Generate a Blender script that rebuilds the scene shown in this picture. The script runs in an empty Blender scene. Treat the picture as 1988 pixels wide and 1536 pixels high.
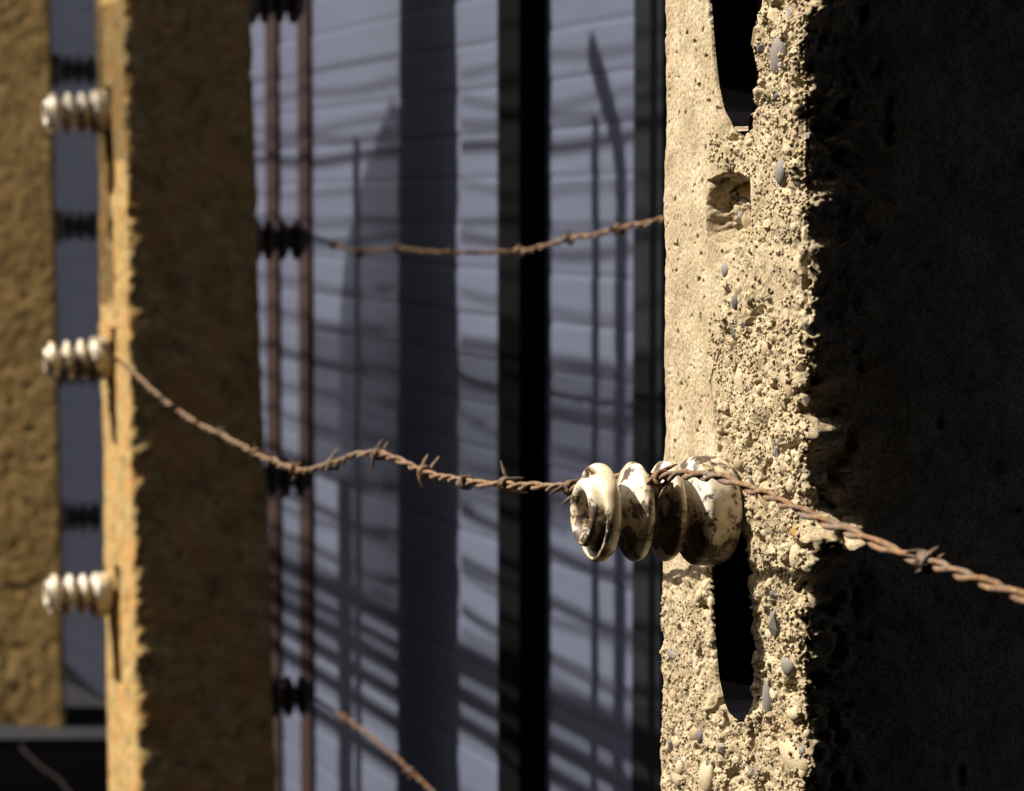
import bpy, math, random
import numpy as np
from mathutils import Vector, Matrix
random.seed(7); rng = np.random.default_rng(7)
R = math.radians
SC = bpy.context.scene

# ------------------------------------------------------------------ camera
HC = 1.27                                    # lens height over the floor
FPX, CX, CY = 5500.0, 994.0, 768.0           # focal length and centre in photo pixels
PITCH = math.atan(368 / FPX)
cam_data = bpy.data.cameras.new('camera'); cam = bpy.data.objects.new('camera', cam_data)
SC.collection.objects.link(cam); SC.camera = cam
cam.location = (0, 0, HC); cam.rotation_euler = (R(90) - PITCH, 0, 0)
cam_data.sensor_width = 36; cam_data.lens = FPX / 1988 * 36
cam_data.clip_start = 0.05; cam_data.clip_end = 200
cam_data.dof.use_dof = True; cam_data.dof.focus_distance = 2.00; cam_data.dof.aperture_fstop = 10.0

# ------------------------------------------------------------------ fence frame: t along the fence (towards the lens), p towards the wall
ALPHA = R(18.3)
FT = np.array([math.sin(ALPHA), -math.cos(ALPHA)]); FP = np.array([math.cos(ALPHA), math.sin(ALPHA)])
DM = 2.03; P0 = np.array([(1408 - CX) / FPX * DM, DM])
ROT = math.atan2(FT[1], FT[0])
def W(t, p, z): q = P0 + FT * t + FP * p; return Vector((q[0], q[1], z))
def ray(px, py):
    rx, ry = (px - CX) / FPX, -(py - CY) / FPX
    c, s = math.cos(PITCH), math.sin(PITCH)
    return np.array([rx, c + ry * s, -s + ry * c])
def on_p(px, py, p):
    "(t, p, z) of the photo pixel on the vertical plane at offset p, parallel to the fence"
    d = ray(px, py); n = FP; k = (p + P0 @ n) / (d[:2] @ n)
    q = d * k; return np.array([(q[:2] - P0) @ FT, p, HC + q[2]])

# ------------------------------------------------------------------ light
LAT, EL = R(22), R(46)
SV = -FP * math.cos(LAT) - FT * math.sin(LAT)            # horizontal direction towards the sun
SUN = Vector((SV[0] * math.cos(EL), SV[1] * math.cos(EL), math.sin(EL)))
ld = bpy.data.lights.new('sun', 'SUN'); ld.energy = 5.0; ld.angle = R(0.6); ld.color = (1.0, 0.89, 0.73)
lo = bpy.data.objects.new('sun', ld); SC.collection.objects.link(lo)
lo.rotation_euler = SUN.to_track_quat('Z', 'Y').to_euler()
world = bpy.data.worlds.new('World'); SC.world = world; world.use_nodes = True
nt = world.node_tree; nt.nodes.clear()
sky = nt.nodes.new('ShaderNodeTexSky'); sky.sky_type = 'NISHITA'; sky.sun_disc = False
sky.dust_density = 5.0; sky.air_density = .8; sky.ozone_density = 0; sky.sun_elevation = EL; sky.sun_rotation = math.atan2(SV[0], SV[1])
bg = nt.nodes.new('ShaderNodeBackground'); bg.inputs[1].default_value = 0.075
wo = nt.nodes.new('ShaderNodeOutputWorld')
nt.links.new(sky.outputs[0], bg.inputs[0]); nt.links.new(bg.outputs[0], wo.inputs[0])
SC.view_settings.view_transform = 'Standard'; SC.view_settings.look = 'None'
SC.view_settings.gamma = 1; SC.view_settings.use_curve_mapping = False
SC.view_settings.exposure = 0.92

# ------------------------------------------------------------------ numpy noise
def _h(ix, iy, iz, s):
    n = (ix.astype(np.int64) * 374761393 + iy.astype(np.int64) * 668265263 + iz.astype(np.int64) * 2147483647 + s * 1274126177) & 0x7fffffff
    n = ((n ^ (n >> 13)) * 1274126177) & 0x7fffffff
    n = ((n ^ (n >> 16)) * 668265263) & 0x7fffffff
    return ((n ^ (n >> 15)) & 0xffffff) / float(0xffffff)
def vnoise(P, size, seed=0):
    Q = P / size; I = np.floor(Q); f = Q - I; f = f * f * (3 - 2 * f); I = I.astype(np.int64)
    out = np.zeros(len(P))
    for a in (0, 1):
        for b in (0, 1):
            for c in (0, 1):
                w = (f[:, 0] if a else 1 - f[:, 0]) * (f[:, 1] if b else 1 - f[:, 1]) * (f[:, 2] if c else 1 - f[:, 2])
                out += w * _h(I[:, 0] + a, I[:, 1] + b, I[:, 2] + c, seed)
    return out * 2 - 1
def fbm(P, size, oct=4, seed=0, gain=.5):
    o = 0; a = 1; n = 0
    for k in range(oct): o = o + a * vnoise(P + k * 3.17, size / 2 ** k, seed + k); n += a; a *= gain
    return o / n
def worley(P, size, seed=0):
    Q = P / size; I = np.floor(Q).astype(np.int64); f = Q - I; best = np.full(len(P), 9.)
    for a in (-1, 0, 1):
        for b in (-1, 0, 1):
            for c in (-1, 0, 1):
                x, y, z = I[:, 0] + a, I[:, 1] + b, I[:, 2] + c
                d = (a + _h(x, y, z, seed + 11) - f[:, 0]) ** 2 + (b + _h(x, y, z, seed + 12) - f[:, 1]) ** 2 + (c + _h(x, y, z, seed + 13) - f[:, 2]) ** 2
                best = np.minimum(best, d)
    return np.sqrt(best)
def sstep(a, b, x): k = np.clip((x - a) / (b - a), 0, 1); return k * k * (3 - 2 * k)

# ------------------------------------------------------------------ object helpers
def link(o): SC.collection.objects.link(o); return o
def mesh_np(name, V, Q, mat, smooth=True, tri=False):
    k = 3 if tri else 4
    me = bpy.data.meshes.new(name); V = np.asarray(V, dtype=np.float32); Q = np.asarray(Q, dtype=np.int32)
    me.vertices.add(len(V)); me.vertices.foreach_set('co', V.ravel())
    me.loops.add(len(Q) * k); me.loops.foreach_set('vertex_index', Q.ravel())
    me.polygons.add(len(Q)); me.polygons.foreach_set('loop_start', np.arange(len(Q), dtype=np.int32) * k)
    me.update(calc_edges=True); me.validate()
    if smooth: me.polygons.foreach_set('use_smooth', np.ones(len(me.polygons), dtype=bool))
    me.materials.append(mat); return me
def mesh_py(name, V, F, mat, smooth=False):
    me = bpy.data.meshes.new(name); me.from_pydata([tuple(v) for v in V], [], F); me.update()
    if smooth: me.polygons.foreach_set('use_smooth', [True] * len(me.polygons))
    me.materials.append(mat); return me
def obj(name, me, parent=None):
    o = link(bpy.data.objects.new(name, me))
    if parent is not None: o.parent = parent
    return o
def thing(name, label, cat, loc=(0, 0, 0), rz=0, group=None):
    o = link(bpy.data.objects.new(name, None)); o.location = loc; o.rotation_euler = (0, 0, rz)
    o.empty_display_size = .05; tag(o, label, cat, group); return o
def tag(o, label, cat, group=None):
    o['label'] = label; o['category'] = cat
    if group: o['group'] = group
    return o
def fence_thing(name, label, cat, t=0, p=0, z=0, group=None, rz=0):
    return thing(name, label, cat, W(t, p, z), ROT + rz, group)
def box(V, F, x0, x1, y0, y1, z0, z1, bev=0):
    n = len(V)
    if bev:   # bevel in y-z (long boards)
        pr = [(y0, z0 + bev), (y0 + bev, z0), (y1, z0), (y1, z1), (y0 + bev, z1), (y0, z1 - bev)]
        for x in (x0, x1):
            for y, z in pr: V.append((x, y, z))
        m = 6
        for i in range(m): j = (i + 1) % m; F.append((n + i, n + j, n + m + j, n + m + i))
        F.append(tuple(n + i for i in range(m))[::-1]); F.append(tuple(n + m + i for i in range(m)))
    else:
        for x in (x0, x1):
            for y in (y0, y1):
                for z in (z0, z1): V.append((x, y, z))
        for f in ((0, 1, 3, 2), (4, 6, 7, 5), (0, 4, 5, 1), (2, 3, 7, 6), (0, 2, 6, 4), (1, 5, 7, 3)): F.append(tuple(n + i for i in f))
def lathe(prof, seg=48, wob=0, seed=0):
    "revolve (a, r) about the local -Y axis (towards the light): a measured outwards"
    V, F = [], []; r_ = random.Random(seed)
    for a, r in prof:
        for i in range(seg):
            th = 2 * math.pi * i / seg; rr = r * (1 + wob * math.sin(th * 3 + seed))
            V.append((rr * math.cos(th), -a, rr * math.sin(th)))
    for k in range(len(prof) - 1):
        for i in range(seg):
            j = (i + 1) % seg; F.append((k * seg + i, k * seg + j, (k + 1) * seg + j, (k + 1) * seg + i))
    return V, F
def frames(P):
    P = np.asarray(P, float); T = np.gradient(P, axis=0); T /= np.linalg.norm(T, axis=1)[:, None]
    A = np.cross(T, [0, 0, 1.]); A /= np.maximum(np.linalg.norm(A, axis=1)[:, None], 1e-6)
    B = np.cross(A, T); return T, A, B
def tube(P, rad, seg=7, taper=None):
    P = np.asarray(P, float); T, A, B = frames(P); n = len(P); rad = np.broadcast_to(rad, n)
    th = np.arange(seg) * 2 * np.pi / seg
    V = P[:, None] + rad[:, None, None] * (np.cos(th)[None, :, None] * A[:, None] + np.sin(th)[None, :, None] * B[:, None])
    V = V.reshape(-1, 3); i = np.arange(n - 1)[:, None] * seg; j = np.arange(seg)[None]
    k = (np.arange(seg) + 1) % seg
    Q = np.stack([i + j, i + k[None], i + seg + k[None], i + seg + j], -1).reshape(-1, 4)
    return V, Q
def join(parts):
    Vs, Qs, n = [], [], 0
    for V, Q in parts: Vs.append(V); Qs.append(Q + n); n += len(V)
    return np.concatenate(Vs), np.concatenate(Qs)
def spline(C, step):
    C = np.asarray(C, float); out = []
    E = np.vstack([2 * C[0] - C[1], C, 2 * C[-1] - C[-2]])
    for i in range(1, len(E) - 2):
        a, b, c, d = E[i - 1:i + 3]; L = np.linalg.norm(c - b); m = max(2, int(L / step))
        u = (np.arange(m) / m)[:, None]
        out.append(.5 * ((2 * b) + (c - a) * u + (2 * a - 5 * b + 4 * c - d) * u ** 2 + (3 * b - a - 3 * c + d) * u ** 3))
    out.append(E[-2][None]); return np.vstack(out)

# ------------------------------------------------------------------ materials
def mat(name):
    m = bpy.data.materials.new(name); m.use_nodes = True; return m, m.node_tree, m.node_tree.nodes['Principled BSDF']
def noise(nt, co, scale, detail=4, rough=.6, kind='ShaderNodeTexNoise'):
    n = nt.nodes.new(kind); n.inputs['Scale'].default_value = scale
    if kind == 'ShaderNodeTexNoise': n.inputs['Detail'].default_value = detail; n.inputs['Roughness'].default_value = rough
    nt.links.new(co, n.inputs['Vector']); return n
def ramp(nt, src, stops):
    r = nt.nodes.new('ShaderNodeValToRGB'); e = r.color_ramp.elements
    while len(e) < len(stops): e.new(.5)
    for k, (p, c) in enumerate(stops): e[k].position = p; e[k].color = (*c, 1) if len(c) == 3 else c
    nt.links.new(src, r.inputs[0]); return r
def mix(nt, fac, a, b, mode='MIX'):
    m = nt.nodes.new('ShaderNodeMix'); m.data_type = 'RGBA'; m.blend_type = mode
    for s, v in ((0, fac), (6, a), (7, b)):
        if hasattr(v, 'links'): nt.links.new(v, m.inputs[s])
        else: m.inputs[s].default_value = v if s == 0 else (*v, 1)
    return m.outputs[2]
def bump(nt, b, srcs):
    prev = None
    for src, st, dist in srcs:
        n = nt.nodes.new('ShaderNodeBump'); n.inputs['Strength'].default_value = st; n.inputs['Distance'].default_value = dist
        nt.links.new(src, n.inputs['Height'])
        if prev: nt.links.new(prev, n.inputs['Normal'])
        prev = n.outputs[0]
    nt.links.new(prev, b.inputs['Normal'])
def coord(nt): return nt.nodes.new('ShaderNodeTexCoord').outputs['Object']

def concrete(name, lo, mid, hi, fine=900, dark=(.10, .08, .055), warm=None):
    m, nt, b = mat(name); co = coord(nt)
    n1 = noise(nt, co, 26, 6, .7); c = ramp(nt, n1.outputs[0], [(.30, lo), (.5, mid), (.70, hi)]).outputs[0]
    n2 = noise(nt, co, fine * .45, 3, .7); g = ramp(nt, n2.outputs[0], [(.32, (.35,) * 3), (.48, (1,) * 3), (.72, (1.3,) * 3)]).outputs[0]
    c = mix(nt, 1.0, c, g, 'MULTIPLY')
    n3 = noise(nt, co, fine * .22, 2, .5, 'ShaderNodeTexVoronoi')
    v = ramp(nt, n3.outputs['Distance'], [(.05, (1,) * 3), (.20, (0,) * 3)]).outputs[0]
    n4 = noise(nt, co, 60, 3, .6); k = nt.nodes.new('ShaderNodeMath'); k.operation = 'MULTIPLY'
    r4 = ramp(nt, n4.outputs[0], [(.5, (0,) * 3), (.62, (.75,) * 3)]).outputs[0]
    nt.links.new(v, k.inputs[0]); nt.links.new(r4, k.inputs[1])
    c = mix(nt, k.outputs[0], c, dark)
    n5 = noise(nt, co, 14, 4, .7); r5 = ramp(nt, n5.outputs[0], [(.60, (0,) * 3), (.74, (.35,) * 3)]).outputs[0]
    c = mix(nt, r5, c, (lo[0] * .9, lo[1] * .72, lo[2] * .5))
    n8 = noise(nt, co, 38, 5, .75); r8 = ramp(nt, n8.outputs[0], [(.56, (0,) * 3), (.66, (.6,) * 3)]).outputs[0]; c = mix(nt, r8, c, tuple(.5 * a + .5 * d for a, d in zip(lo, dark)))
    if warm:
        n9 = noise(nt, co, 17, 5, .7); r9 = ramp(nt, n9.outputs[0], [(.44, (0,) * 3), (.62, (.85,) * 3)]).outputs[0]; c = mix(nt, r9, c, warm)
    nt.links.new(c, b.inputs['Base Color']); b.inputs['Roughness'].default_value = .92; b.inputs['Specular IOR Level'].default_value = .2
    n6 = noise(nt, co, fine, 3, .7); n7 = noise(nt, co, fine * .3, 4, .7)
    bump(nt, b, [(n7.outputs[0], .6, .0022), (n6.outputs[0], .55, .0008)])
    return m
M_CONC = concrete('sandy_concrete', (.25, .20, .13), (.39, .325, .22), (.53, .46, .34))
M_CONC2 = concrete('yellow_lit_concrete', (.16, .104, .042), (.335, .250, .108), (.475, .372, .19), fine=300, warm=(.41, .225, .075))  # yellow lamp tint and light-catching warm patches put into the concrete colour
M_CONC3 = concrete('brown_lit_concrete', (.19, .115, .033), (.31, .205, .075), (.40, .285, .12), fine=200)  # browner lamp tint of the far post carried in its colour
def pebble_mat(name, col, sp=.35):
    m, nt, b = mat(name); co = coord(nt); n = noise(nt, co, 300, 4, .6)
    c = ramp(nt, n.outputs[0], [(.3, tuple(x * .6 for x in col)), (.6, col), (.8, tuple(min(1, x * 1.3) for x in col))]).outputs[0]
    nt.links.new(c, b.inputs['Base Color']); b.inputs['Roughness'].default_value = .6; b.inputs['Specular IOR Level'].default_value = sp
    bump(nt, b, [(n.outputs[0], .4, .0006)]); return m
PEB = [pebble_mat('tan_pebble', (.40, .31, .19)), pebble_mat('grey_pebble', (.21, .20, .19)), pebble_mat('buff_pebble', (.50, .42, .29)),
       pebble_mat('slate_pebble', (.12, .115, .115)), pebble_mat('ochre_pebble', (.42, .24, .08)), pebble_mat('sand_grit', (.38, .31, .20))]
def ceramic(name, white, stain, amount, ro=.17):
    m, nt, b = mat(name); co = coord(nt)
    n1 = noise(nt, co, 95, 8, .74); n2 = noise(nt, co, 28, 4, .6)
    s = nt.nodes.new('ShaderNodeMath'); s.operation = 'ADD'; nt.links.new(n1.outputs[0], s.inputs[0]); nt.links.new(n2.outputs[0], s.inputs[1])
    s2 = nt.nodes.new('ShaderNodeMath'); s2.operation = 'MULTIPLY'; s2.inputs[1].default_value = .5; nt.links.new(s.outputs[0], s2.inputs[0])
    f = ramp(nt, s2.outputs[0], [(amount - .012, (1,) * 3), (amount + .022, (.22,) * 3), (amount + .10, (0,) * 3)]).outputs[0]
    n3 = noise(nt, co, 190, 3, .6); st = ramp(nt, n3.outputs[0], [(.35, stain), (.65, (stain[0] * 2.6, stain[1] * 2.2, stain[2] * 1.7))]).outputs[0]
    n4 = noise(nt, co, 45, 3, .6); wh = ramp(nt, n4.outputs[0], [(.38, (white[0] * .80, white[1] * .70, white[2] * .50)), (.60, white)]).outputs[0]
    c = mix(nt, f, wh, st); nt.links.new(c, b.inputs['Base Color'])
    r = ramp(nt, f, [(0, (ro,) * 3), (1, (.55,) * 3)]).outputs[0]; nt.links.new(r, b.inputs['Roughness'])
    b.inputs['Specular IOR Level'].default_value = .55
    bump(nt, b, [(n1.outputs[0], .35, .0012)]); return m
M_CER = ceramic('stained_cream_glaze', (.78, .745, .66), (.045, .032, .024), .485)
M_CER2 = ceramic('cleaner_white_glaze', (.66, .64, .60), (.10, .080, .06), .44, .38)
M_CER3 = ceramic('shaded_glaze', (.14, .12, .11), (.03, .025, .022), .45)  # dark copy of the glaze for insulators in shade behind the posts
def rust(name, a, b_, c_):
    m, nt, b = mat(name); co = coord(nt); n = noise(nt, co, 210, 5, .7); n2 = noise(nt, co, 55, 3, .6)
    c = ramp(nt, n.outputs[0], [(.32, a), (.52, b_), (.72, c_)]).outputs[0]
    c = mix(nt, ramp(nt, n2.outputs[0], [(.45, (0,) * 3), (.65, (.6,) * 3)]).outputs[0], c, (.16, .14, .13))
    nt.links.new(c, b.inputs['Base Color']); b.inputs['Roughness'].default_value = .8
    n3 = noise(nt, co, 700, 3, .7); bump(nt, b, [(n3.outputs[0], .9, .0012)]); return m
M_RUST = rust('rusty_steel_wire', (.045, .026, .015), (.19, .105, .050), (.36, .215, .105))
M_RUST2 = rust('dull_orange_rust', (.03, .014, .008), (.12, .055, .022), (.22, .11, .045))
M_RUSTD = rust('dark_rusty_barbs', (.035, .022, .015), (.11, .06, .03), (.22, .12, .055))
def paint(name, col, var=.12, rough=.6, scale=3, stretch=(1, 1, 1), spec=.25):
    m, nt, b = mat(name); co = coord(nt); mp = nt.nodes.new('ShaderNodeMapping'); mp.inputs['Scale'].default_value = stretch
    nt.links.new(co, mp.inputs[0]); n = noise(nt, mp.outputs[0], scale, 5, .6)
    c = ramp(nt, n.outputs[0], [(.3, tuple(x * (1 - var) for x in col)), (.7, tuple(x * (1 + var) for x in col))]).outputs[0]
    nt.links.new(c, b.inputs['Base Color']); b.inputs['Roughness'].default_value = rough; b.inputs['Specular IOR Level'].default_value = spec
    n2 = noise(nt, co, 120, 4, .6); bump(nt, b, [(n2.outputs[0], .25, .001)]); return m
M_WALL = paint('blue_lit_wall_paint', (.078, .093, .148), .10, .75, 2.2, (.6, 1, 3))  # cool light falling on the wall is put into this base colour
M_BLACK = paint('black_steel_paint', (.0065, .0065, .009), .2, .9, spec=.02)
M_FLOOR = paint('black_floor', (.0012, .0011, .0014), .3, 1.0, spec=0)
M_SLAB = paint('grey_slab', (.022, .024, .029), .3, .95, spec=.05)
M_BROWN = paint('red_brown_shadow_paint', (.034, .022, .022), .35, .8, spec=.05)
M_COL = paint('charcoal_column_paint', (.0042, .0042, .0058), .3, .9, spec=.02)
M_SHADE = paint('slate_shadow_paint', (.011, .013, .018), .3, .8, spec=.05)
M_DARK = paint('dark_blocker_paint', (.004, .004, .005), .2, 1.0, spec=.03)
M_GALV = paint('grey_steel', (.10, .10, .11), .2, .5)

# ------------------------------------------------------------------ setting
V, F = [], []; box(V, F, -40, 40, -30, 60, -.3, 0)
o = obj('floor', mesh_py('floor', V, F, M_FLOOR)); o['kind'] = 'structure'
# grey slab on which the far post stands: front edge squared to the view, rising a little to the right
V = [(-6.0, 6.52, 0), (-.58, 6.60, 0), (-.58, 8.6, 0), (-6.0, 12, 0)]
V += [(x, y, .02) for x, y, z in V]
o = obj('pavement', mesh_py('pavement', V, [(3, 2, 1, 0), (4, 5, 6, 7), (0, 1, 5, 4), (1, 2, 6, 5), (2, 3, 7, 6), (3, 0, 4, 7)], M_SLAB)); o['kind'] = 'structure'

def slab(name, t0, t1, p0, p1, z0, z1, m=None):
    V, F = [], []; box(V, F, t0, t1, p0, p1, z0, z1); o = obj(name, mesh_py(name, V, F, m or M_DARK)); o.location = W(0, 0, 0); o.rotation_euler = (0, 0, ROT); return o
# unseen black enclosure added to keep sky light off the shaded faces
for nm, args, lab in (('blocker', (-14, .2, -1.0, 9, 3.6, 3.8), 'black roof added over the fence, out of the picture'), ('blocker', (.205, 7, -4, 9, 3.6, 3.8), 'black roof added over the lens, out of the picture'), ('blocker_wall', (.2, 7, -3.7, -3.5, 0, 3.6), 'black blocking wall added left of the lens, out of the picture'), ('blocker_wall', (7.0, 7.2, -4, 9, 0, 3.6), 'black blocking wall added behind the lens, out of the picture'),
                      ('blocker_wall', (-14.2, -14.0, -4, 9, 0, 3.6), 'black blocking wall added beyond the far post, out of the picture'), ('blocker_wall', (-14, 7, 8.8, 9, 0, 3.6), 'black blocking wall added on the right, out of the picture'),
                      ('low_blocker', (-14, .2, -3.7, -3.5, 0, 3.0), 'low black wall added on the left against sky light, out of the picture')):
    tag(slab(nm, *args), lab, nm.replace('_', ' '))

WP = .475                                     # the wall's face
wall = fence_thing('wall', 'blue-grey wall of narrow horizontal boards behind the fence, striped with shadows', 'wall', 0, WP, 0)
V, F = [], []; box(V, F, -10.5, .45, .022, .16, 0, 3.05)
obj('backing', mesh_py('backing', V, F, M_BLACK), wall)
BH = .0655; nb = int(3.0 / BH)
board_meshes = []
for k in range(4):
    V, F = [], []; nseg = 26; r_ = random.Random(k); x0, x1 = -10.5, .45
    pr = [(0.0011, .0002), (.0, .008), (.0, BH - .008), (.0011, BH - .0002), (.0215, BH - .0002), (.0215, .0002)]
    for i in range(nseg + 1):
        x = x0 + (x1 - x0) * i / nseg; dy = r_.uniform(-.0005, .0005); tw = r_.uniform(-.0009, .0009)
        for j, (y, z) in enumerate(pr): V.append((x, y + (dy + tw * (1 if z > BH / 2 else -1) if j < 4 else 0), z))
    for i in range(nseg):
        for j in range(6): a, b = i * 6 + j, i * 6 + (j + 1) % 6; F.append((a, a + 6, b + 6, b))
    F += [tuple(range(6)), tuple(nseg * 6 + j for j in range(6))[::-1]]
    board_meshes.append(mesh_py('board', V, F, M_WALL))
for i in range(nb):
    b_ = obj('board', board_meshes[(i * 7 + i // 3) % 4], wall); b_.location = (0, random.uniform(-.0005, .0005), i * BH)
    b_.rotation_euler = (R(random.uniform(-.5, .5)), 0, 0)
V, F = [], []; box(V, F, -10.5, .45, -.004, .16, 3.052, 3.11)
obj('cap_rail', mesh_py('cap_rail', V, F, M_BLACK), wall)

# black column on the wall, two brown strips standing in for shadow bands
def vertical_strip(name, label, cat, px0, px1, depth, m, flange=0):
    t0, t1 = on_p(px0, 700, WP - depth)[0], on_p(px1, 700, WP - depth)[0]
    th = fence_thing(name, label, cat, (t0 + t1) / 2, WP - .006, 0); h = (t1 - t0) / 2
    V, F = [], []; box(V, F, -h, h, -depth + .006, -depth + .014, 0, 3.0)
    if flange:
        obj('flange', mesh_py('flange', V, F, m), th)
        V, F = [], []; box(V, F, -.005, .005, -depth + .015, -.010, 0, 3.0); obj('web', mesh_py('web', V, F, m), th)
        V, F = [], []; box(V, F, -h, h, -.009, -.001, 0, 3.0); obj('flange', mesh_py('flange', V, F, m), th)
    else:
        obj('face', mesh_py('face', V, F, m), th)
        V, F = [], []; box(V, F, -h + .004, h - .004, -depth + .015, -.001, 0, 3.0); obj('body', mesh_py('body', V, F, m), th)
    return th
vertical_strip('steel_column', 'wide black steel column standing against the blue-grey wall, between the two near posts', 'column', 966, 1008, .040, M_COL)
vertical_strip('shadow_strip', 'left of two slim red-brown shadow strips on the wall, close beside the second post', 'vertical_strip', 518, 538, .008, M_BROWN)
vertical_strip('shadow_strip', 'right of two slim red-brown shadow strips on the wall beside the second post', 'vertical_strip', 580, 600, .008, M_BROWN)

# ------------------------------------------------------------------ concrete posts
def seglist(a, b, d): n = max(2, int(round(abs(b - a) / d))); return list(np.linspace(a, b, n, endpoint=False))
def ring(a, b, r, dN, dC, dR):
    "perimeter of a rounded rectangle: centre (0, b/2); returns x, y, nx, ny, u (t on the lit face)"
    P = []; ca = a / 2 - r
    for x in seglist(-ca, ca, dN): P.append((x, 0, 0, -1))
    def arc(cx, cy, t0, d):
        n = max(3, int(r * math.pi / 2 / d))
        for k in range(n): th = t0 + math.pi / 2 * k / n; P.append((cx + r * math.cos(th), cy + r * math.sin(th), math.cos(th), math.sin(th)))
    arc(ca, r, -math.pi / 2, dN)
    for y in seglist(r, b - r, dC): P.append((a / 2, y, 1, 0))
    arc(ca, b - r, 0, dR)
    for x in seglist(ca, -ca, dR): P.append((x, b, 0, 1))
    arc(-ca, b - r, math.pi / 2, dR)
    for y in seglist(b - r, r, dR): P.append((-a / 2, y, -1, 0))
    arc(-ca, r, math.pi, dN)
    return np.array(P)
def post_mesh(name, zs, R_, disp, m, taper=0, zref=1.1, lean=0):
    n, k = len(zs), len(R_)
    Z = np.repeat(zs, k); X = np.tile(R_[:, 0], n); Y = np.tile(R_[:, 1], n); NX = np.tile(R_[:, 2], n); NY = np.tile(R_[:, 3], n)
    s = 1 + taper * (zref - Z); X = X * s; Y = Y * s + lean * (zref - Z)
    P = np.stack([X, Y, Z], 1); D, EX, EY, *EZ = disp(P, NX, NY)
    P[:, 0] += NX * D + EX; P[:, 1] += NY * D + EY
    if EZ: P[:, 2] += EZ[0]
    i = np.arange(n - 1)[:, None] * k; j = np.arange(k)[None]; j2 = (j + 1) % k
    Q = np.stack([i + j, i + j2, i + k + j2, i + k + j], -1).reshape(-1, 4)
    me = mesh_np(name, P, Q, m); return me, P.reshape(n, k, 3), NX.reshape(n, k), NY.reshape(n, k)
def cap(name, P, m, parent, z):
    ringp = P[-1]; c = ringp.mean(0); V = [tuple(v) for v in ringp] + [(c[0], c[1], z)]
    k = len(ringp); obj(name, mesh_py(name, V, [(i, (i + 1) % k, k) for i in range(k)], m), parent)

# --- main post
A_, B_ = .261, .204
def U(px, py): return on_p(px, py, 0)
T0 = U(1283, 768)[0]; T1 = U(1560, 768)[0]; TC = (T0 + T1) / 2; A_ = T1 - T0
main = fence_thing('concrete_post', 'nearest, sharply focused sandy concrete post with a crumbling pebbly sunlit face and black shaded side', 'post', TC, 0, 0, 'concrete fence posts')
print('main face', T0, T1, 'z at top/bottom', U(1420, 0)[2], U(1420, 1536)[2])
SL = []       # slots: (polyline of (z, u_left, u_right)), depth
def lr(y, l, r): a, b = U(l, y), U(r, y); return (a[2], a[0] - TC, b[0] - TC)
slot_top = sorted([lr(-330, 1400, 1450), lr(-300, 1385, 1458), lr(0, 1376, 1466), lr(110, 1385, 1466), lr(170, 1392, 1462), lr(215, 1402, 1456), lr(242, 1418, 1448), lr(256, 1432, 1434)])
slot_low = sorted([lr(1030, 1395, 1440), lr(1060, 1385, 1452), lr(1120, 1380, 1454), lr(1250, 1385, 1458), lr(1320, 1392, 1460), lr(1365, 1402, 1456), lr(1388, 1412, 1450), lr(1398, 1428, 1432)])
slot_pit = sorted([lr(336, 1405, 1430), lr(350, 1376, 1456), lr(400, 1371, 1458), lr(450, 1376, 1454), lr(470, 1386, 1448), lr(480, 1410, 1425)])
slot_bot = [(z - .372, l, r) for z, l, r in slot_low]
def slot_fn(P, slot, soft, wob=0.0004, seed=0, grow=0):
    z = P[:, 2]; tb = np.array(slot); l = np.interp(z, tb[:, 0], tb[:, 1]); r = np.interp(z, tb[:, 0], tb[:, 2])
    n = fbm(P, .012, 3, seed) * wob * 2
    d = np.minimum(P[:, 0] - l, r - P[:, 0]) + n + grow
    d = np.minimum(d, np.minimum(z - tb[0, 0], tb[-1, 0] - z) * .6 + .0015)
    return sstep(-soft * .3, soft, d)
def gauss(P, c, s): return np.exp(-(((P[:, 0] - c[0]) / s[0]) ** 2 + ((P[:, 1] - c[1]) / s[1]) ** 2 + ((P[:, 2] - c[2]) / s[2]) ** 2))
ZB = lambda y: U(1560, y)[2]
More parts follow.
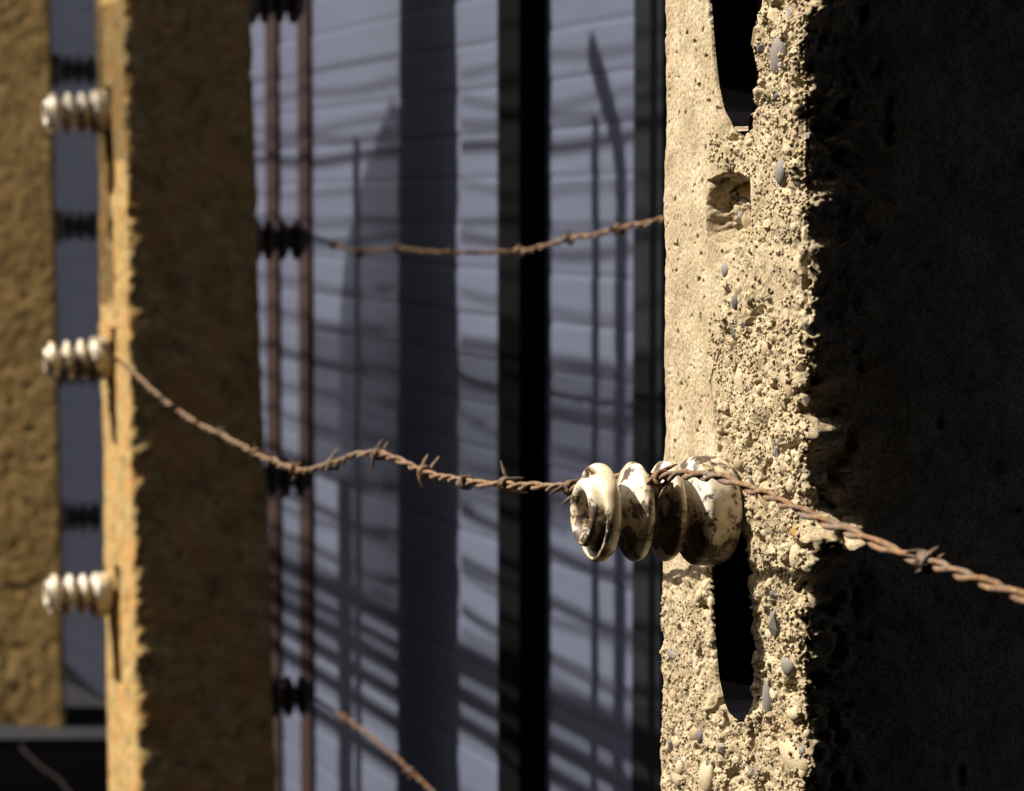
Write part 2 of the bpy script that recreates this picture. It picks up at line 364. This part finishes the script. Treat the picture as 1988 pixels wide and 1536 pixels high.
def disp_main(P, NX, NY):
    lit = np.clip(-NY, 0, 1); camf = np.clip(NX, 0, 1); z = P[:, 2]; x = P[:, 0]
    edge = sstep(.05, 0, np.abs(x - A_ / 2)) * sstep(.075, .0, P[:, 1])         # near corner towards the lens
    # where the face has crumbled: right of a wandering line, everywhere low down
    line = np.interp(z, [ZB(1536), ZB(1230), ZB(1120), ZB(900), ZB(500), ZB(300), ZB(0)], [-.16, -.14, .0, -.02, -.02, -.0, .03])
    rough = sstep(-.008, .012, x - line + fbm(P, .05, 3, 5) * .025) * lit
    patch = sstep(-.25, .2, fbm(P, .05, 3, 9) + np.interp(z, [ZB(1400), ZB(1000), ZB(620), ZB(520), ZB(330), ZB(60)], [.5, .5, .25, -.35, -.1, .4]))
    rough = np.maximum(rough * (.25 + .75 * patch) * (1 - .45 * sstep(-.02, -.05, x)), edge * .9)
    sm_ = np.zeros(len(P))
    for sl in (slot_top, slot_low, slot_bot): sm_ = np.maximum(sm_, slot_fn(P, sl, .0020, grow=.0022))
    d = fbm(P, .16, 3, 1) * .0018 * lit
    w1 = worley(P, .0068, 3); w2 = worley(P, .0036, 4); w3 = worley(P, .016, 6)
    crumb = -.0026 + (1 - np.clip(w1 / .8, 0, 1)) * .0024 + (1 - np.clip(w2 / .8, 0, 1)) * .0016 + (1 - np.clip(w3 / .9, 0, 1)) * .0022 + fbm(P, .012, 5, 7, .72) * .0040 - np.abs(fbm(P, .02, 4, 8, .6)) * .008 + .0015
    holes = -sstep(.30, .55, fbm(P, .013, 3, 21)) * .009 - sstep(.42, .7, fbm(P, .028, 3, 23)) * .010
    lump = .35 + .65 * sstep(-.25, .25, fbm(P, .022, 3, 33)); stones = np.clip(1 - worley(P, .026, 35) / .42, 0, 1) ** .6 * .0035
    d = d + rough * (crumb * lump + stones + holes + fbm(P, .006, 3, 31) * .0016)
    d = d * (1 - sm_)
    # small pores on the smooth part
    smooth = (1 - rough) * lit
    d = d - smooth * (sstep(.50, .68, fbm(P, .0065, 2, 41)) * .0022) + smooth * fbm(P, .0032, 2, 42) * .00035
    # far and rear faces
    d = d + (1 - lit) * (fbm(P, .03, 4, 51) * .0016 + (1 - np.clip(worley(P, .012, 52) / .8, 0, 1)) * .0012 - sstep(.45, .7, fbm(P, .02, 2, 53)) * .003)
    # ragged far edge
    fe = sstep(.02, 0, np.abs(x + A_ / 2))
    d = d + fe * (fbm(P, .03, 4, 61) * .0028 + fbm(P, .007, 2, 62) * .001)
    # outline of the near corner
    prof = np.interp(-z, [-ZB(y) for y in (0, 30, 60, 110, 330, 370, 420, 520, 640, 720, 770, 810, 850, 900, 980, 1050, 1100, 1150, 1230, 1300, 1400, 1480, 1536)],
                     [.004, .006, -.003, -.007, -.005, -.004, .001, .006, .004, .003, -.005, -.002, .006, .002, -.002, .008, .004, .002, .004, .000, .004, -.001, .004])
    e = edge * (prof * .9 - .0028 + fbm(P, .028, 5, 71, .65) * .0055)
    big = gauss(P, (A_ / 2, .022, ZB(1048)), (.03, .024, .013)) * .024 + gauss(P, (A_ / 2, .014, ZB(1080)), (.03, .016, .012)) * .012 \
        + gauss(P, (A_ / 2, .006, ZB(845)), (.03, .012, .010)) * .010 + gauss(P, (A_ / 2, .004, ZB(1480)), (.03, .010, .013)) * .010 + gauss(P, (A_ / 2, .006, ZB(22)), (.02, .010, .006)) * .005
    dent = gauss(P, (A_ / 2, .0, ZB(800)), (.018, .02, .007)) * .010 + gauss(P, (A_ / 2, .0, ZB(1145)), (.018, .02, .008)) * .006 + gauss(P, (A_ / 2, .0, ZB(1530)), (.018, .02, .009)) * .006
    ex = e + big * (1 + .6 * fbm(P, .010, 3, 81)) - dent
    ey = -edge * lit * fbm(P, .02, 3, 72) * .002
    x = P[:, 0]
    # slots
    s = sm_ * .062
    pit = slot_fn(P, slot_pit, .010, .004, 97) * (.022 + fbm(P, .016, 4, 98, .7) * .010 - (1 - np.clip(worley(P, .0075, 99) / .8, 0, 1)) * .007 + sstep(-.02, .03, x - lr(1410 - 0, 1410, 0)[1]) * .010)
    s = (s + pit) * lit
    # crack above the insulator
    cz = [ZB(y) for y in (900, 820, 770, 700, 640)]; cx = [lr(900, 1388, 0)[1], lr(820, 1384, 0)[1], lr(770, 1378, 0)[1], lr(700, 1398, 0)[1], lr(640, 1402, 0)[1]]
    cl = np.interp(z, cz, cx) + fbm(P, .01, 2, 101) * .002
    cr = sstep(.0016, .0004, np.abs(x - cl)) * lit * sstep(ZB(905), ZB(890), z) * sstep(ZB(640), ZB(660), z)
    return d - s - cr * .004, ex, ey
zs = np.concatenate([np.arange(0, .62, .012), np.arange(.62, .78, .004), np.arange(.78, 1.50, .0008), np.arange(1.50, 2.72, .012)])
RG = ring(A_, B_, .010, .0008, .0022, .007)
me, PM, _, _ = post_mesh('shaft', zs, RG, disp_main, M_CONC)
shaft = obj('shaft', me, main); cap('top', PM, M_CONC, main, 2.73)

def slot_shade(slot, dep=.05):  # added black insert that keeps the shaded slot recesses dark
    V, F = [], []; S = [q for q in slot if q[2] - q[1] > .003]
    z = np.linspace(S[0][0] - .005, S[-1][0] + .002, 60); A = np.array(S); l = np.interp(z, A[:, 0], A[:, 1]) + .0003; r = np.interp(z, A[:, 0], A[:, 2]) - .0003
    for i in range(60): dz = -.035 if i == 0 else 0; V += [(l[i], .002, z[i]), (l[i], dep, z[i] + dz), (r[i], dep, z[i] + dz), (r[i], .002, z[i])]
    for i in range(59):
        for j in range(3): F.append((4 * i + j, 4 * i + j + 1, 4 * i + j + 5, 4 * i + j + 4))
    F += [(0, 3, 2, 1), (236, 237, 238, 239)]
    return obj('slot_shade', mesh_py('slot_shade', V, F, M_BLACK), main)
for q in (slot_top, slot_low, slot_bot): slot_shade(q)

# pebbles set in the crumbling face
def ico(seed, sub=2):
    import bmesh
    bm = bmesh.new(); bmesh.ops.create_icosphere(bm, subdivisions=sub, radius=1); r_ = random.Random(seed)
    off = [Vector((r_.uniform(-1, 1), r_.uniform(-1, 1), r_.uniform(-1, 1))).normalized() for _ in range(5)]
    am = [r_.uniform(-.28, .28) for _ in off]
    if sub == 1:
        for v in bm.verts: v.co *= r_.uniform(.72, 1.1)
    for v in bm.verts:
        k = 1 + sum(a * v.co.normalized().dot(d) ** 3 for a, d in zip(am, off)); v.co *= k
    me = bpy.data.meshes.new('pebble'); bm.to_mesh(me); bm.free(); me.polygons.foreach_set('use_smooth', [sub > 1] * len(me.polygons)); return me
peb_meshes = []
for mi, mm in enumerate(PEB):
    for s in range(3): q = ico(mi * 10 + s, 1 if s == 2 or (mi in (1, 3) and s) else 2); q.materials.append(mm); peb_meshes.append(q)
flat = PM.reshape(-1, 3)
lit_cols = int((RG[:, 3] < -.5).sum())
def surf(u, z):
    i = np.searchsorted(zs, z); i = min(max(i, 0), len(zs) - 1); row = PM[i]; m = RG[:, 3] < -.5
    k = np.where(m)[0][np.argmin(np.abs(row[m][:, 0] - u))]; return row[k]
def pebble(u, z, r, mi, sx=1, sz=1, sy=.7, rot=0, sink=.45, parent=main):
    s = surf(u, z); o = obj('pebble', peb_meshes[mi * 3 + random.randrange(3)], parent)
    o.location = (s[0], s[1] + r * sy * sink, s[2]); o.scale = (r * sx, r * sy, r * sz); o.rotation_euler = (0, rot, random.uniform(-.2, .2)); return o
def ppx(px, py): q = U(px, py); return q[0] - TC, q[2]
for px, py, r, mi, sx, sz, rot in [(1470, 72, .010, 0, .95, 1.5, 0), (1513, 110, .008, 1, 1.2, 1.8, .3), (1497, 28, .008, 2, 1.2, 1.0, .4), (1530, 30, .007, 1, 1, 1.2, 0), (1521, 130, .006, 1, 1.5, .6, .5),
                                   (1443, 285, .008, 0, 1, 1.5, .1), (1517, 337, .0075, 1, 1.1, 1.3, .2), (1547, 352, .006, 1, 1, 1, 0), (1478, 95, .006, 3, 1.3, .8, 0), (1408, 525, .006, 1, 1.1, 1, 0),
                                   (1475, 600, .006, 2, .8, 1.8, 0), (1437, 735, .009, 2, 1.5, 1.5, .6), (1528, 785, .009, 1, 1.1, 1.4, 0), (1427, 625, .004, 3, 1, 1, 0), (1552, 710, .008, 0, 1.2, 1, .3),
                                   (1508, 878, .007, 1, 1.2, 1.3, .4), (1530, 755, .007, 0, 1.4, 1, 1), (1502, 1205, .010, 1, 1.2, 1.7, .3), (1505, 1163, .006, 3, 1.2, 1.3, .2), (1508, 1085, .009, 2, 1.8, 1.7, 1),
                                   (1556, 1030, .0075, 4, 1.6, .9, .2), (1545, 1085, .007, 2, 1.2, 1.4, 0), (1331, 1307, .008, 0, 1.6, .9, 0), (1303, 1272, .006, 1, 1.8, .8, 0), (1303, 1352, .0055, 0, 1.2, 1.2, 0),
                                   (1345, 1390, .006, 3, 1.3, .9, 0), (1490, 1355, .008, 1, .9, 2.0, .1), (1562, 1222, .007, 0, 1.5, 1, .4), (1575, 1225, .005, 0, 1, 1, 0), (1345, 1425, .007, 0, 1.3, 1, 0), (1540, 1470, .012, 2, 1.8, 1.1, .3),
                                   (1372, 1508, .009, 2, 1.5, 1.5, 0), (1492, 965, .008, 0, 2, 1.3, .2), (1460, 1500, .007, 1, 1.3, 1, 0), (1425, 1450, .006, 0, 1.5, 1, 0), (1320, 1480, .007, 1, 1.2, .9, 0)]:
    u, z = ppx(px, py); pebble(min(u, A_ / 2 - .006), z, r, mi, sx * 1.05, sz, .75, rot)
for k in range(26):
    u, z = ppx(random.uniform(1378, 1452), random.uniform(352, 470)); pebble(u, z, random.uniform(.003, .0065), random.choice([0, 0, 2, 5, 5, 4, 1]), random.uniform(.8, 1.4), random.uniform(.8, 1.4), .8, random.uniform(-1, 1), .25)
cnt = 0
while cnt < 85:
    py = random.uniform(-40, 1560); px = random.uniform(1290, 1562); 
    if py < 1150 and px < 1405: continue
    if 1370 < px < 1466 and (py < 262 or 330 < py < 485 or 1040 < py < 1400): continue
    if 470 < py < 600 and random.random() < .6: continue
    u, z = ppx(px, py); pebble(u, z, random.uniform(.003, .0062), random.choice([0, 0, 1, 2, 2, 3, 5, 5]), random.uniform(.8, 1.6), random.uniform(.7, 1.4), .8, random.uniform(-1, 1), .3); cnt += 1
# loose grit, too fine to pick apart: one mesh
gv, gq = [], []; base_v = [(1, 0, 0), (-1, 0, 0), (0, 1, 0), (0, -1, 0), (0, 0, 1), (0, 0, -1)]; base_f = [(0, 2, 4), (2, 1, 4), (1, 3, 4), (3, 0, 4), (2, 0, 5), (1, 2, 5), (3, 1, 5), (0, 3, 5)]
cnt = 0
while cnt < 5500:
    py = random.uniform(-60, 1590); px = random.uniform(1288, 1566)
    if py < 1160 and px < 1395 + 20 * math.sin(py / 60): continue
    if 1372 < px < 1464 and (py < 258 or 1040 < py < 1398): continue
    if 470 < py < 620 and random.random() < .8: continue
    u, z = ppx(px, py); s = surf(u, z); r = random.uniform(.0006, .0017) * (1.3 if px > 1520 else 1); n = len(gv)
    rx = Matrix.Rotation(random.uniform(0, 6), 3, Vector((random.random(), random.random(), random.random() + .1)))
    for v in base_v: q = rx @ Vector((v[0] * r * random.uniform(.7, 1.5), v[1] * r, v[2] * r * random.uniform(.7, 1.3))); gv.append((s[0] + q[0], s[1] + q[1] - r * .2, s[2] + q[2]))
    gq += [tuple(n + i for i in f) for f in base_f]; cnt += 1
g = obj('grit', mesh_py('grit', gv, gq, PEB[5], True), main); g['kind'] = 'stuff'

# --- the further posts
def far_disp(slots, a, seed, rag=1.0, deep=.05, amp=1.0, shear=0):
    def fn(P, NX, NY):
        lit = np.clip(-NY, 0, 1); x, z = P[:, 0], P[:, 2]
        edge = sstep(.05, 0, np.abs(x - a / 2)) * sstep(.07, 0, P[:, 1])
        d = fbm(P, .10, 4, seed) * .003 + fbm(P, .02, 3, seed + 1) * .0022 * amp
        d += (1 - np.clip(worley(P, .022, seed + 2) / .8, 0, 1)) * .0035 * amp * (1 - lit * .6) - sstep(.35, .6, fbm(P, .035, 3, seed + 3)) * .006 * amp * (1 - lit * .6)
        ex = edge * rag * (fbm(P, .045, 4, seed + 5, .62) * .015 + fbm(P, .014, 2, seed + 6) * .003)
        s = 0
        for z0, z1, u0, u1 in slots:
            dd = np.minimum(np.minimum(x - u0, u1 - x), np.minimum(z - z0, z1 - z) * .5)
            s = s + sstep(-.001, .004, dd)
        return d - s * lit * deep, ex - shear * (.205 - P[:, 1]), 0 * d
    return fn
def far_post(label, t, rz, a, b, seed, slots, m, dN, dz, taper, lean, h=2.7, rag=1., amp=1., p=0, shear=0):
    th = fence_thing('concrete_post', label, 'post', t, p, 0, 'concrete fence posts', rz)
    zs = np.concatenate([np.arange(0, .3, .01), np.arange(.3, 1.75, dz), np.arange(1.75, h, .012)])
    me, P, _, _ = post_mesh('shaft', zs, ring(a, b, .010, dN, .004, .012), far_disp(slots, a, seed, rag, amp=amp, shear=shear), m, taper, 1.0, lean)
    obj('shaft', me, th); cap('top', P, m, th, h + .01); return th
D2 = 4.40
P2 = np.array([(222 - CX) / FPX * D2, D2]); t2, p2 = (P2 - P0) @ FT, (P2 - P0) @ FP
print('post 2 t,p', t2, p2)
def Z2(y, px=222): return on_p(px, y, p2)[2]
sl2 = [(Z2(b), Z2(a), -.034, .012) for a, b in ((170, 378), (640, 862), (1100, 1325))] + [(Z2(470), Z2(430), -.03, .0)]
far_post('blurred yellow-lit concrete post, second along, dark side, three pale insulators on its narrow lit face', t2, 0, .258, .205, 200, sl2, M_CONC2, .0030, .0032, .085, .008, p=p2)
corner = np.array([(112 - CX) / FPX * 6.75, 6.75]); t3, p3 = (corner - P0) @ FT - .13, (corner - P0) @ FP - .205
th3 = far_post('out-of-focus brown concrete post at the left edge, farthest of the three, its face slanted to catch light', t3, 0, .26, .205, 300, [], M_CONC3, .006, .006, .04, .0, rag=.4, amp=.45, p=p3, shear=.57)  # shear is added so the far post's face catches the sun

# ------------------------------------------------------------------ insulators
PROF = [(.085, .0075), (.085, .0115), (.100, .0125), (.1135, .0135), (.1175, .0160), (.1190, .0190), (.1185, .0222), (.1160, .0240), (.1110, .0245), (.1085, .0252), (.1075, .0270), (.1085, .0290), (.1095, .0312),
        (.1095, .0330), (.1075, .0345), (.1045, .0352), (.1010, .0348), (.0985, .0330), (.0968, .0290), (.0950, .0240), (.0925, .0208), (.0895, .0198), (.0870, .0205), (.0845, .0235), (.0820, .0285), (.0798, .0325),
        (.0775, .0345), (.0750, .0352), (.0722, .0345), (.0705, .0322), (.0690, .0275), (.0672, .0228), (.0650, .0206), (.0625, .0200), (.0602, .0212), (.0580, .0245), (.0555, .0295), (.0532, .0330),
        (.0510, .0348), (.0485, .0352), (.0460, .0342), (.0445, .0318), (.0430, .0270), (.0415, .0232), (.0395, .0215), (.0370, .0222), (.0345, .0255), (.0322, .0305), (.0300, .0350), (.0275, .0375),
        (.0240, .0386), (.0150, .0388), (.0060, .0384), (.0020, .0368), (.0004, .0330), (.0004, .0100)]
def refine(pr):
    A = spline(np.array([(a, r, 0) for a, r in pr]), .0012); return [(a, r) for a, r, _ in A]
PROF = [(a * .925, (.0356 - (.0352 - r) * 1.25) if .032 < a < .099 and r < .0352 else r) for a, r in refine(PROF)]
SEG = 56
def ins_mesh(m, seed, seg=SEG):
    V, F = lathe(PROF, seg); V = np.array(V)
    V *= (1 + fbm(V, .02, 3, seed) * .035)[:, None] * np.array([1, 0, 1]) + np.array([0, 1, 0]); return mesh_py('ceramic_body', V, F, m, True)
def insulator(label, t, p, z, rz, me, group, tilt=(0, 0), s=1, bolt=True):
    th = fence_thing('insulator', label, 'insulator', t, p, z, group, rz); th.rotation_euler = (tilt[0], tilt[1], ROT + rz); th.scale = (s, s, s)
    obj('ceramic_body', me, th)
    if bolt:
        V, F = lathe([(.0, .001), (.0, .0062), (.088, .0062), (.091, .004), (.091, .0002)], 12); obj('bolt', mesh_py('bolt', V, F, M_RUSTD), th)
    V, F = lathe([(-.055, .004), (-.055, .0085), (.0, .0085)], 14); obj('mounting_pin', mesh_py('mounting_pin', V, F, M_RUSTD), th)
    return th
zi = on_p(1408, 990, 0)[2]
GF, GR, GT = 'pale spool insulators on the lit faces of the posts', 'dark insulators on the rear of the second post', 'dark insulators on the rear of the far post'
insulator('large sharp cream spool insulator with black stains on the near post, barbed wire over it', on_p(1408, 990, 0)[0], -.001, zi, 0, ins_mesh(M_CER, 3, 72), GF, (R(-1.0), 0))
for y, mm, sd, tl, yw, lab in ((219, M_CER2, 5, (R(2), R(1)), .06, 'pale blurred spool insulator highest on the second post, no wire on it'), (692, M_CER, 8, (R(4), 0), -.05, 'stained blurred spool insulator halfway up the second post, where the barbed wire starts'), (1150, M_CER2, 14, (R(-3), 0), .03, 'pale blurred spool insulator lowest on the second post, above its bottom slot')):
    insulator(lab, on_p(212, y, p2)[0], p2 - .002, on_p(206, y, p2)[2], yw, ins_mesh(mm, sd, 36), GF, tl, .9)
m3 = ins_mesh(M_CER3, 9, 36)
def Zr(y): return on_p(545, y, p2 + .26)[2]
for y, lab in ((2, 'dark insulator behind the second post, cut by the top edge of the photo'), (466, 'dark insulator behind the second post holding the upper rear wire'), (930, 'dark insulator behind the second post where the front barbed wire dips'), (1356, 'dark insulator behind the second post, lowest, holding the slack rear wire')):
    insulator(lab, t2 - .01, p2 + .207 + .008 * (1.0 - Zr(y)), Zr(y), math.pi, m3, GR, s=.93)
for y, z in ((136, 0), (440, 0), (722, 0), (1012, 0)):
    zz = HC + (400 - y) / FPX * 6.8
    tq, pq = t3 + .03, p3 + .204
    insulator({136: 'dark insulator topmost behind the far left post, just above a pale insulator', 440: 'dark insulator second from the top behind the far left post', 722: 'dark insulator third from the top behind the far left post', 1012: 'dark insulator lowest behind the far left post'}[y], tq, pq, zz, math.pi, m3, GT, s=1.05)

# ------------------------------------------------------------------ barbed wire
def barb(P, T, A, B, seed, r=.0011, L=.011, turns=2.6):
    r_ = random.Random(seed); parts = []; w = .0050
    for s in (0, 1):
        ph = r_.uniform(0, 6.28) if s == 0 else ph + math.pi * .8
        n = 26; th = ph + np.linspace(0, 2 * math.pi * turns, n); ax = np.linspace(-.0035, .0035, n) + (s - .5) * .003
        C = P + T * ax[:, None] + (A * np.cos(th)[:, None] + B * np.sin(th)[:, None]) * w
        a0 = C[0] - C[1]; a0 /= np.linalg.norm(a0); a1 = C[-1] - C[-2]; a1 /= np.linalg.norm(a1)
        jit = lambda: np.array([r_.uniform(-.35, .35) for _ in range(3)])
        d0 = a0 + jit(); d1 = a1 + jit(); l0, l1 = L * r_.uniform(.7, 1.3), L * r_.uniform(.6, 1.25)
        C = np.vstack([C[0] + d0 * l0, C[0] + d0 * l0 * .5, C, C[-1] + d1 * l1 * .5, C[-1] + d1 * l1])
        rr = np.full(len(C), r); rr[0] = rr[-1] = r * .25
        parts.append(tube(C, rr, 6))
    return join(parts)
def wire(label, pts, barbs, m=M_RUST, r=.0018, hr=.0020, pitch=.066, seed=0, group='rusty barbed wires', wob=.0011, bs=1.0):
    C = np.array([tuple(W(*q)) for q in pts]); P = spline(C, .0022)
    P = P + np.stack([fbm(P, .03, 2, seed + i) for i in range(3)], 1) * wob * 2
    T, A, B = frames(P); s = np.concatenate([[0], np.cumsum(np.linalg.norm(np.diff(P, axis=0), axis=1))])
    th = fence_thing('barbed_wire', label, 'barbed wire', 0, 0, 0, group); th.rotation_euler = (0, 0, 0); th.location = (0, 0, 0)
    th.location = P[0]; o0 = P[0].copy()
    ph = 2 * np.pi * s / pitch + fbm(P, .08, 2, seed + 5) * 2.6
    for k in (0, 1):
        Q = P + hr * (np.cos(ph + k * np.pi)[:, None] * A + np.sin(ph + k * np.pi)[:, None] * B) - o0
        rr = r * (1 + fbm(P, .005, 3, seed + 9 + k, .8) * .42 + fbm(P, .012, 2, seed + 19 + k) * .15)
        V, F = tube(Q, rr, 7); obj('strand', mesh_np('strand', V, F, m), th)
    for i, (d, L) in enumerate(barbs):
        k = int(np.argmin(np.linalg.norm(P - np.array(tuple(W(*d))), axis=1)))
        V, F = barb(P[k] - o0, T[k], A[k], B[k], seed * 31 + i + 1, r=.0017 * bs, L=L * .95)
        obj('barb', mesh_np('barb', V, F, M_RUSTD if i % 3 else m), th)
    return th
PW = -.0605
def fw(px, py, p=PW): return tuple(on_p(px, py, p))
zt = zi + .0245
c_t = on_p(1408, 990, 0)[0]
front = [fw(196, 668, p2 - .045), fw(214, 690, p2 - .04), fw(250, 716, p2 - .045), fw(300, 762, -.05), fw(370, 815, -.055), fw(440, 850, -.06), fw(505, 885), fw(560, 908), fw(600, 913), fw(650, 900), fw(690, 885), fw(735, 880), fw(775, 895), fw(820, 915), fw(900, 935), fw(985, 942), fw(1060, 945), fw(1105, 948),
         (c_t - .045, PW, zi + .0215), (c_t - .015, PW + .001, zt), (c_t + .012, PW + .001, zt + .0005), fw(1290, 926), fw(1335, 922), fw(1385, 925), fw(1430, 936), fw(1480, 958), fw(1535, 985), fw(1600, 1013), fw(1700, 1056), fw(1790, 1090), fw(1880, 1122), fw(1990, 1160), fw(2120, 1210), fw(2300, 1270)]
wire('rusty front barbed wire running from the second post over the large insulator to lower right', front,
     [(fw(572, 908), .008), (fw(645, 902), .012), (fw(735, 880), .012), (fw(822, 915), .013), (fw(984, 942), .014), (fw(1108, 948), .013), (fw(1283, 925), .014), (fw(1800, 1093), .010), (fw(425, 843), .010), (fw(497, 882), .010), (fw(330, 790), .008), (fw(905, 936), .006)], seed=1)
# tie wire round the groove of the big insulator
n = 190; th_ = np.linspace(-.5, 2 * math.pi * 4.1, n); rr = .0178 + .0008 * np.sin(th_ * 3)
C = np.array([tuple(W(c_t + rr[i] * math.cos(th_[i]), PW + .0032 * math.sin(i / n * 7.5), zi + rr[i] * math.sin(th_[i]))) for i in range(n)])
C = np.vstack([C[0] + (.004, -.010, .022), C[0] + (.001, -.004, .010), C, C[-1] + (.002, -.003, .008), C[-1] + (-.006, -.008, .019)])
V, F = tube(C - C[0], .0014, 7); o = obj('tie_wire', mesh_np('tie_wire', V, F, M_RUSTD)); o.location = C[0]; tag(o, 'thin dark binding wire wound round the groove of the large insulator', 'binding wire')
PR = p2 + .205 + .085
rear = [(t2 - .04, PR - .01, on_p(560, 440, PR)[2]), fw(585, 447, PR), fw(615, 462, PR), fw(650, 476, PR), fw(700, 490, PR), fw(770, 484, PR), fw(830, 489, PR), fw(890, 492, PR), fw(950, 489, PR), fw(1010, 489, PR), fw(1060, 478, PR), fw(1105, 465, PR), fw(1160, 455, PR), fw(1210, 444, PR), fw(1285, 425, PR), fw(1400, 395, PR), fw(1600, 330, PR)]
wire('upper rear rusty wire sagging between the second post and the back of the near post', rear, [(fw(650, 476, PR), .007), (fw(700, 490, PR), .006), (fw(772, 484, PR), .008), (fw(1008, 489, PR), .007), (fw(1105, 465, PR), .013), (fw(1200, 447, PR), .011)], seed=2, r=.0017)
low = [(t2 - .03, PR - .01, on_p(565, 1345, PR)[2]), fw(590, 1345, PR), fw(640, 1375, PR), fw(700, 1415, PR), (fw(750, 1455, PR)), fw(800, 1500, PR), fw(850, 1550, PR), fw(930, 1640, PR), fw(1000, 1730, PR)]
wire('slack orange-brown rear wire falling away at the bottom, right of the second post', low, [(fw(672, 1396, PR), .007), (fw(800, 1500, PR), .009)], m=M_RUST2, seed=3, r=.0016)
M_LOOSE = paint('dull_wire', (.018, .016, .016), .3, .9, spec=.05)
# loose wire on the black floor at the lower left
lp = []
for px, py in ((-60, 1340), (20, 1405), (45, 1455), (80, 1490), (112, 1512), (135, 1540), (165, 1580)):
    d = ray(px, py); k = (.004 - HC) / d[2]; q = d * k; lp.append(((q[:2] - P0) @ FT, (q[:2] - P0) @ FP, .004))
wire('loose dull grey wire lying curled on the black floor at the lower left', lp, [], m=M_LOOSE, seed=4, r=.0022)

# ------------------------------------------------------------------ unseen barrier added left of the lens to throw stripes on the wall
PB = -.40; RB = WP - PB
def cast(px, py):
    q = on_p(px, py, WP); return q[0] - RB * math.tan(LAT), q[2] + RB * math.tan(EL) / math.cos(LAT)
def barrier(label, px0, px1, verts, wires, rails):
    t0, _ = cast(px0, 700); t1, _ = cast(px1, 700)
    th = fence_thing('shadow_barrier', label, 'barrier', 0, PB, 0, 'barriers added for their shadows')
    for a, b, z0, z1 in verts:
        ta, tb = cast(a, 700)[0], cast(b, 700)[0]; V, F = [], []; box(V, F, ta, tb, -.012, .012, z0, z1); obj('vertical_strip', mesh_py('vertical_strip', V, F, M_GALV), th)
    for y, sag, r in wires:
        z = cast(965, y)[1]; tt = np.linspace(t0, t1, 24); u = (tt - t0) / (t1 - t0)
        C = np.stack([tt, np.full(24, -.016), z - sag * 4 * u * (1 - u) + .004 * np.sin(u * 9 + y)], 1); V, F = tube(C, r, 6); obj('wire', mesh_np('wire', V, F, M_RUST), th)
    for y0, y1 in rails:
        za, zb = cast(965, y1)[1], cast(965, y0)[1]; V, F = [], []; box(V, F, t0, t1, .013, .027, za, zb); obj('rail', mesh_py('rail', V, F, M_GALV), th)
    return th
WL = [(40, .01, .002), (105, .0, .0025), (165, .02, .0025), (205, .01, .003), (258, .005, .006), (335, .01, .002), (415, .0, .003), (440, .015, .004), (545, .02, .0025), (640, .01, .003), (735, .01, .005), (800, .02, .003), (905, .0, .003), (985, .02, .006), (1085, .015, .005), (1120, .01, .003), (1185, .02, .005), (1230, .01, .003)]
RL = [(1318, 1350), (1382, 1394), (1422, 1448), (1484, 1502), (1548, 1566), (1640, 1660)]
RLN = [(1318, 1372), (1404, 1428), (1462, 1482), (1620, 1640)]
barrier('grey steel wire barrier added left of the lens to cast stripes, far section', 470, 800, [(468, 486, 0, 2.9), (655, 680, 0, 1.75), (688, 698, 0, 2.35), (785, 800, 0, 2.9)], WL, RL)
barrier('grey steel wire barrier added left of the lens to cast stripes, near section', 893, 1330, [(1150, 1160, 0, 2.35), (1284, 1292, 0, 2.9)], WL[1:], RLN)
# fine netting added out of view for half-tone shadows on the wall
def shadow_netting(label, px, w=.0014):
    poly = [cast(*q) for q in px]
    def spans(c, ax):
        out = []
        for i in range(len(poly)):
            a, b = poly[i], poly[(i + 1) % len(poly)]
            if (a[ax] - c) * (b[ax] - c) < 0: out.append(a[1 - ax] + (b[1 - ax] - a[1 - ax]) * (c - a[ax]) / (b[ax] - a[ax]))
        return sorted(out)
    V, F = [], []; ts = [q[0] for q in poly]; z_ = [q[1] for q in poly]
    for c in np.arange(min(ts) + .004, max(ts), .011):
        s_ = spans(c, 0)
        for a, b in zip(s_[::2], s_[1::2]): box(V, F, c - w, c + w, -w, w, a, b)
    for c in np.arange(min(z_) + .004, max(z_), .011):
        s_ = spans(c, 1)
        for a, b in zip(s_[::2], s_[1::2]): box(V, F, a, b, w, 3 * w, c - w, c + w)
    th = fence_thing('shadow_screen', label, 'mesh screen', 0, PB - .035, 0, 'netting added for soft shadows')
    o = obj('shadow_netting', mesh_py('shadow_netting', V, F, M_GALV), th); o['kind'] = 'stuff'
shadow_netting('pointed piece of fine steel netting added to cast a pointed soft shadow', ((752, 150), (782, 165), (800, 400), (842, 1010), (842, 1190), (655, 1120), (655, 560), (668, 430), (703, 290)))
shadow_netting('long strip of fine steel netting added across the barrier for a soft shadow', ((600, 590), (1290, 655), (1290, 1020), (600, 868)), .0012)
shadow_netting('strip of steel netting added far along the barrier to dim the wall', ((40, -60), (215, -60), (215, 1335), (40, 1335)), .0017)

vertical_strip('shadow_strip', 'dark grey shadow strip on the wall just left of the near post', 'vertical_strip', 1229, 1284, .012, M_SHADE)  # solid dark strip set where a shadow band falls on the wall
# bent pole added in the near section for its curved shadow
C = []
for px, py in ((1138, 4), (1150, 44), (1166, 96), (1184, 165), (1193, 250), (1191, 500), (1190, 900), (1188, 1536)):
    t_, z_ = cast(px, py); C.append((t_, 0, z_))
C.append((C[-1][0], 0, 0.0)); C = spline(C, .03); V, F = tube(C - C[-1], .020, 12)
o = obj('shadow_pole', mesh_np('shadow_pole', V, F, M_GALV)); o.location = W(C[-1][0], PB - .06, 0); o.rotation_euler = (0, 0, ROT)
tag(o, 'grey steel pole with a bent top added for its shadow beside the near barrier', 'pole')
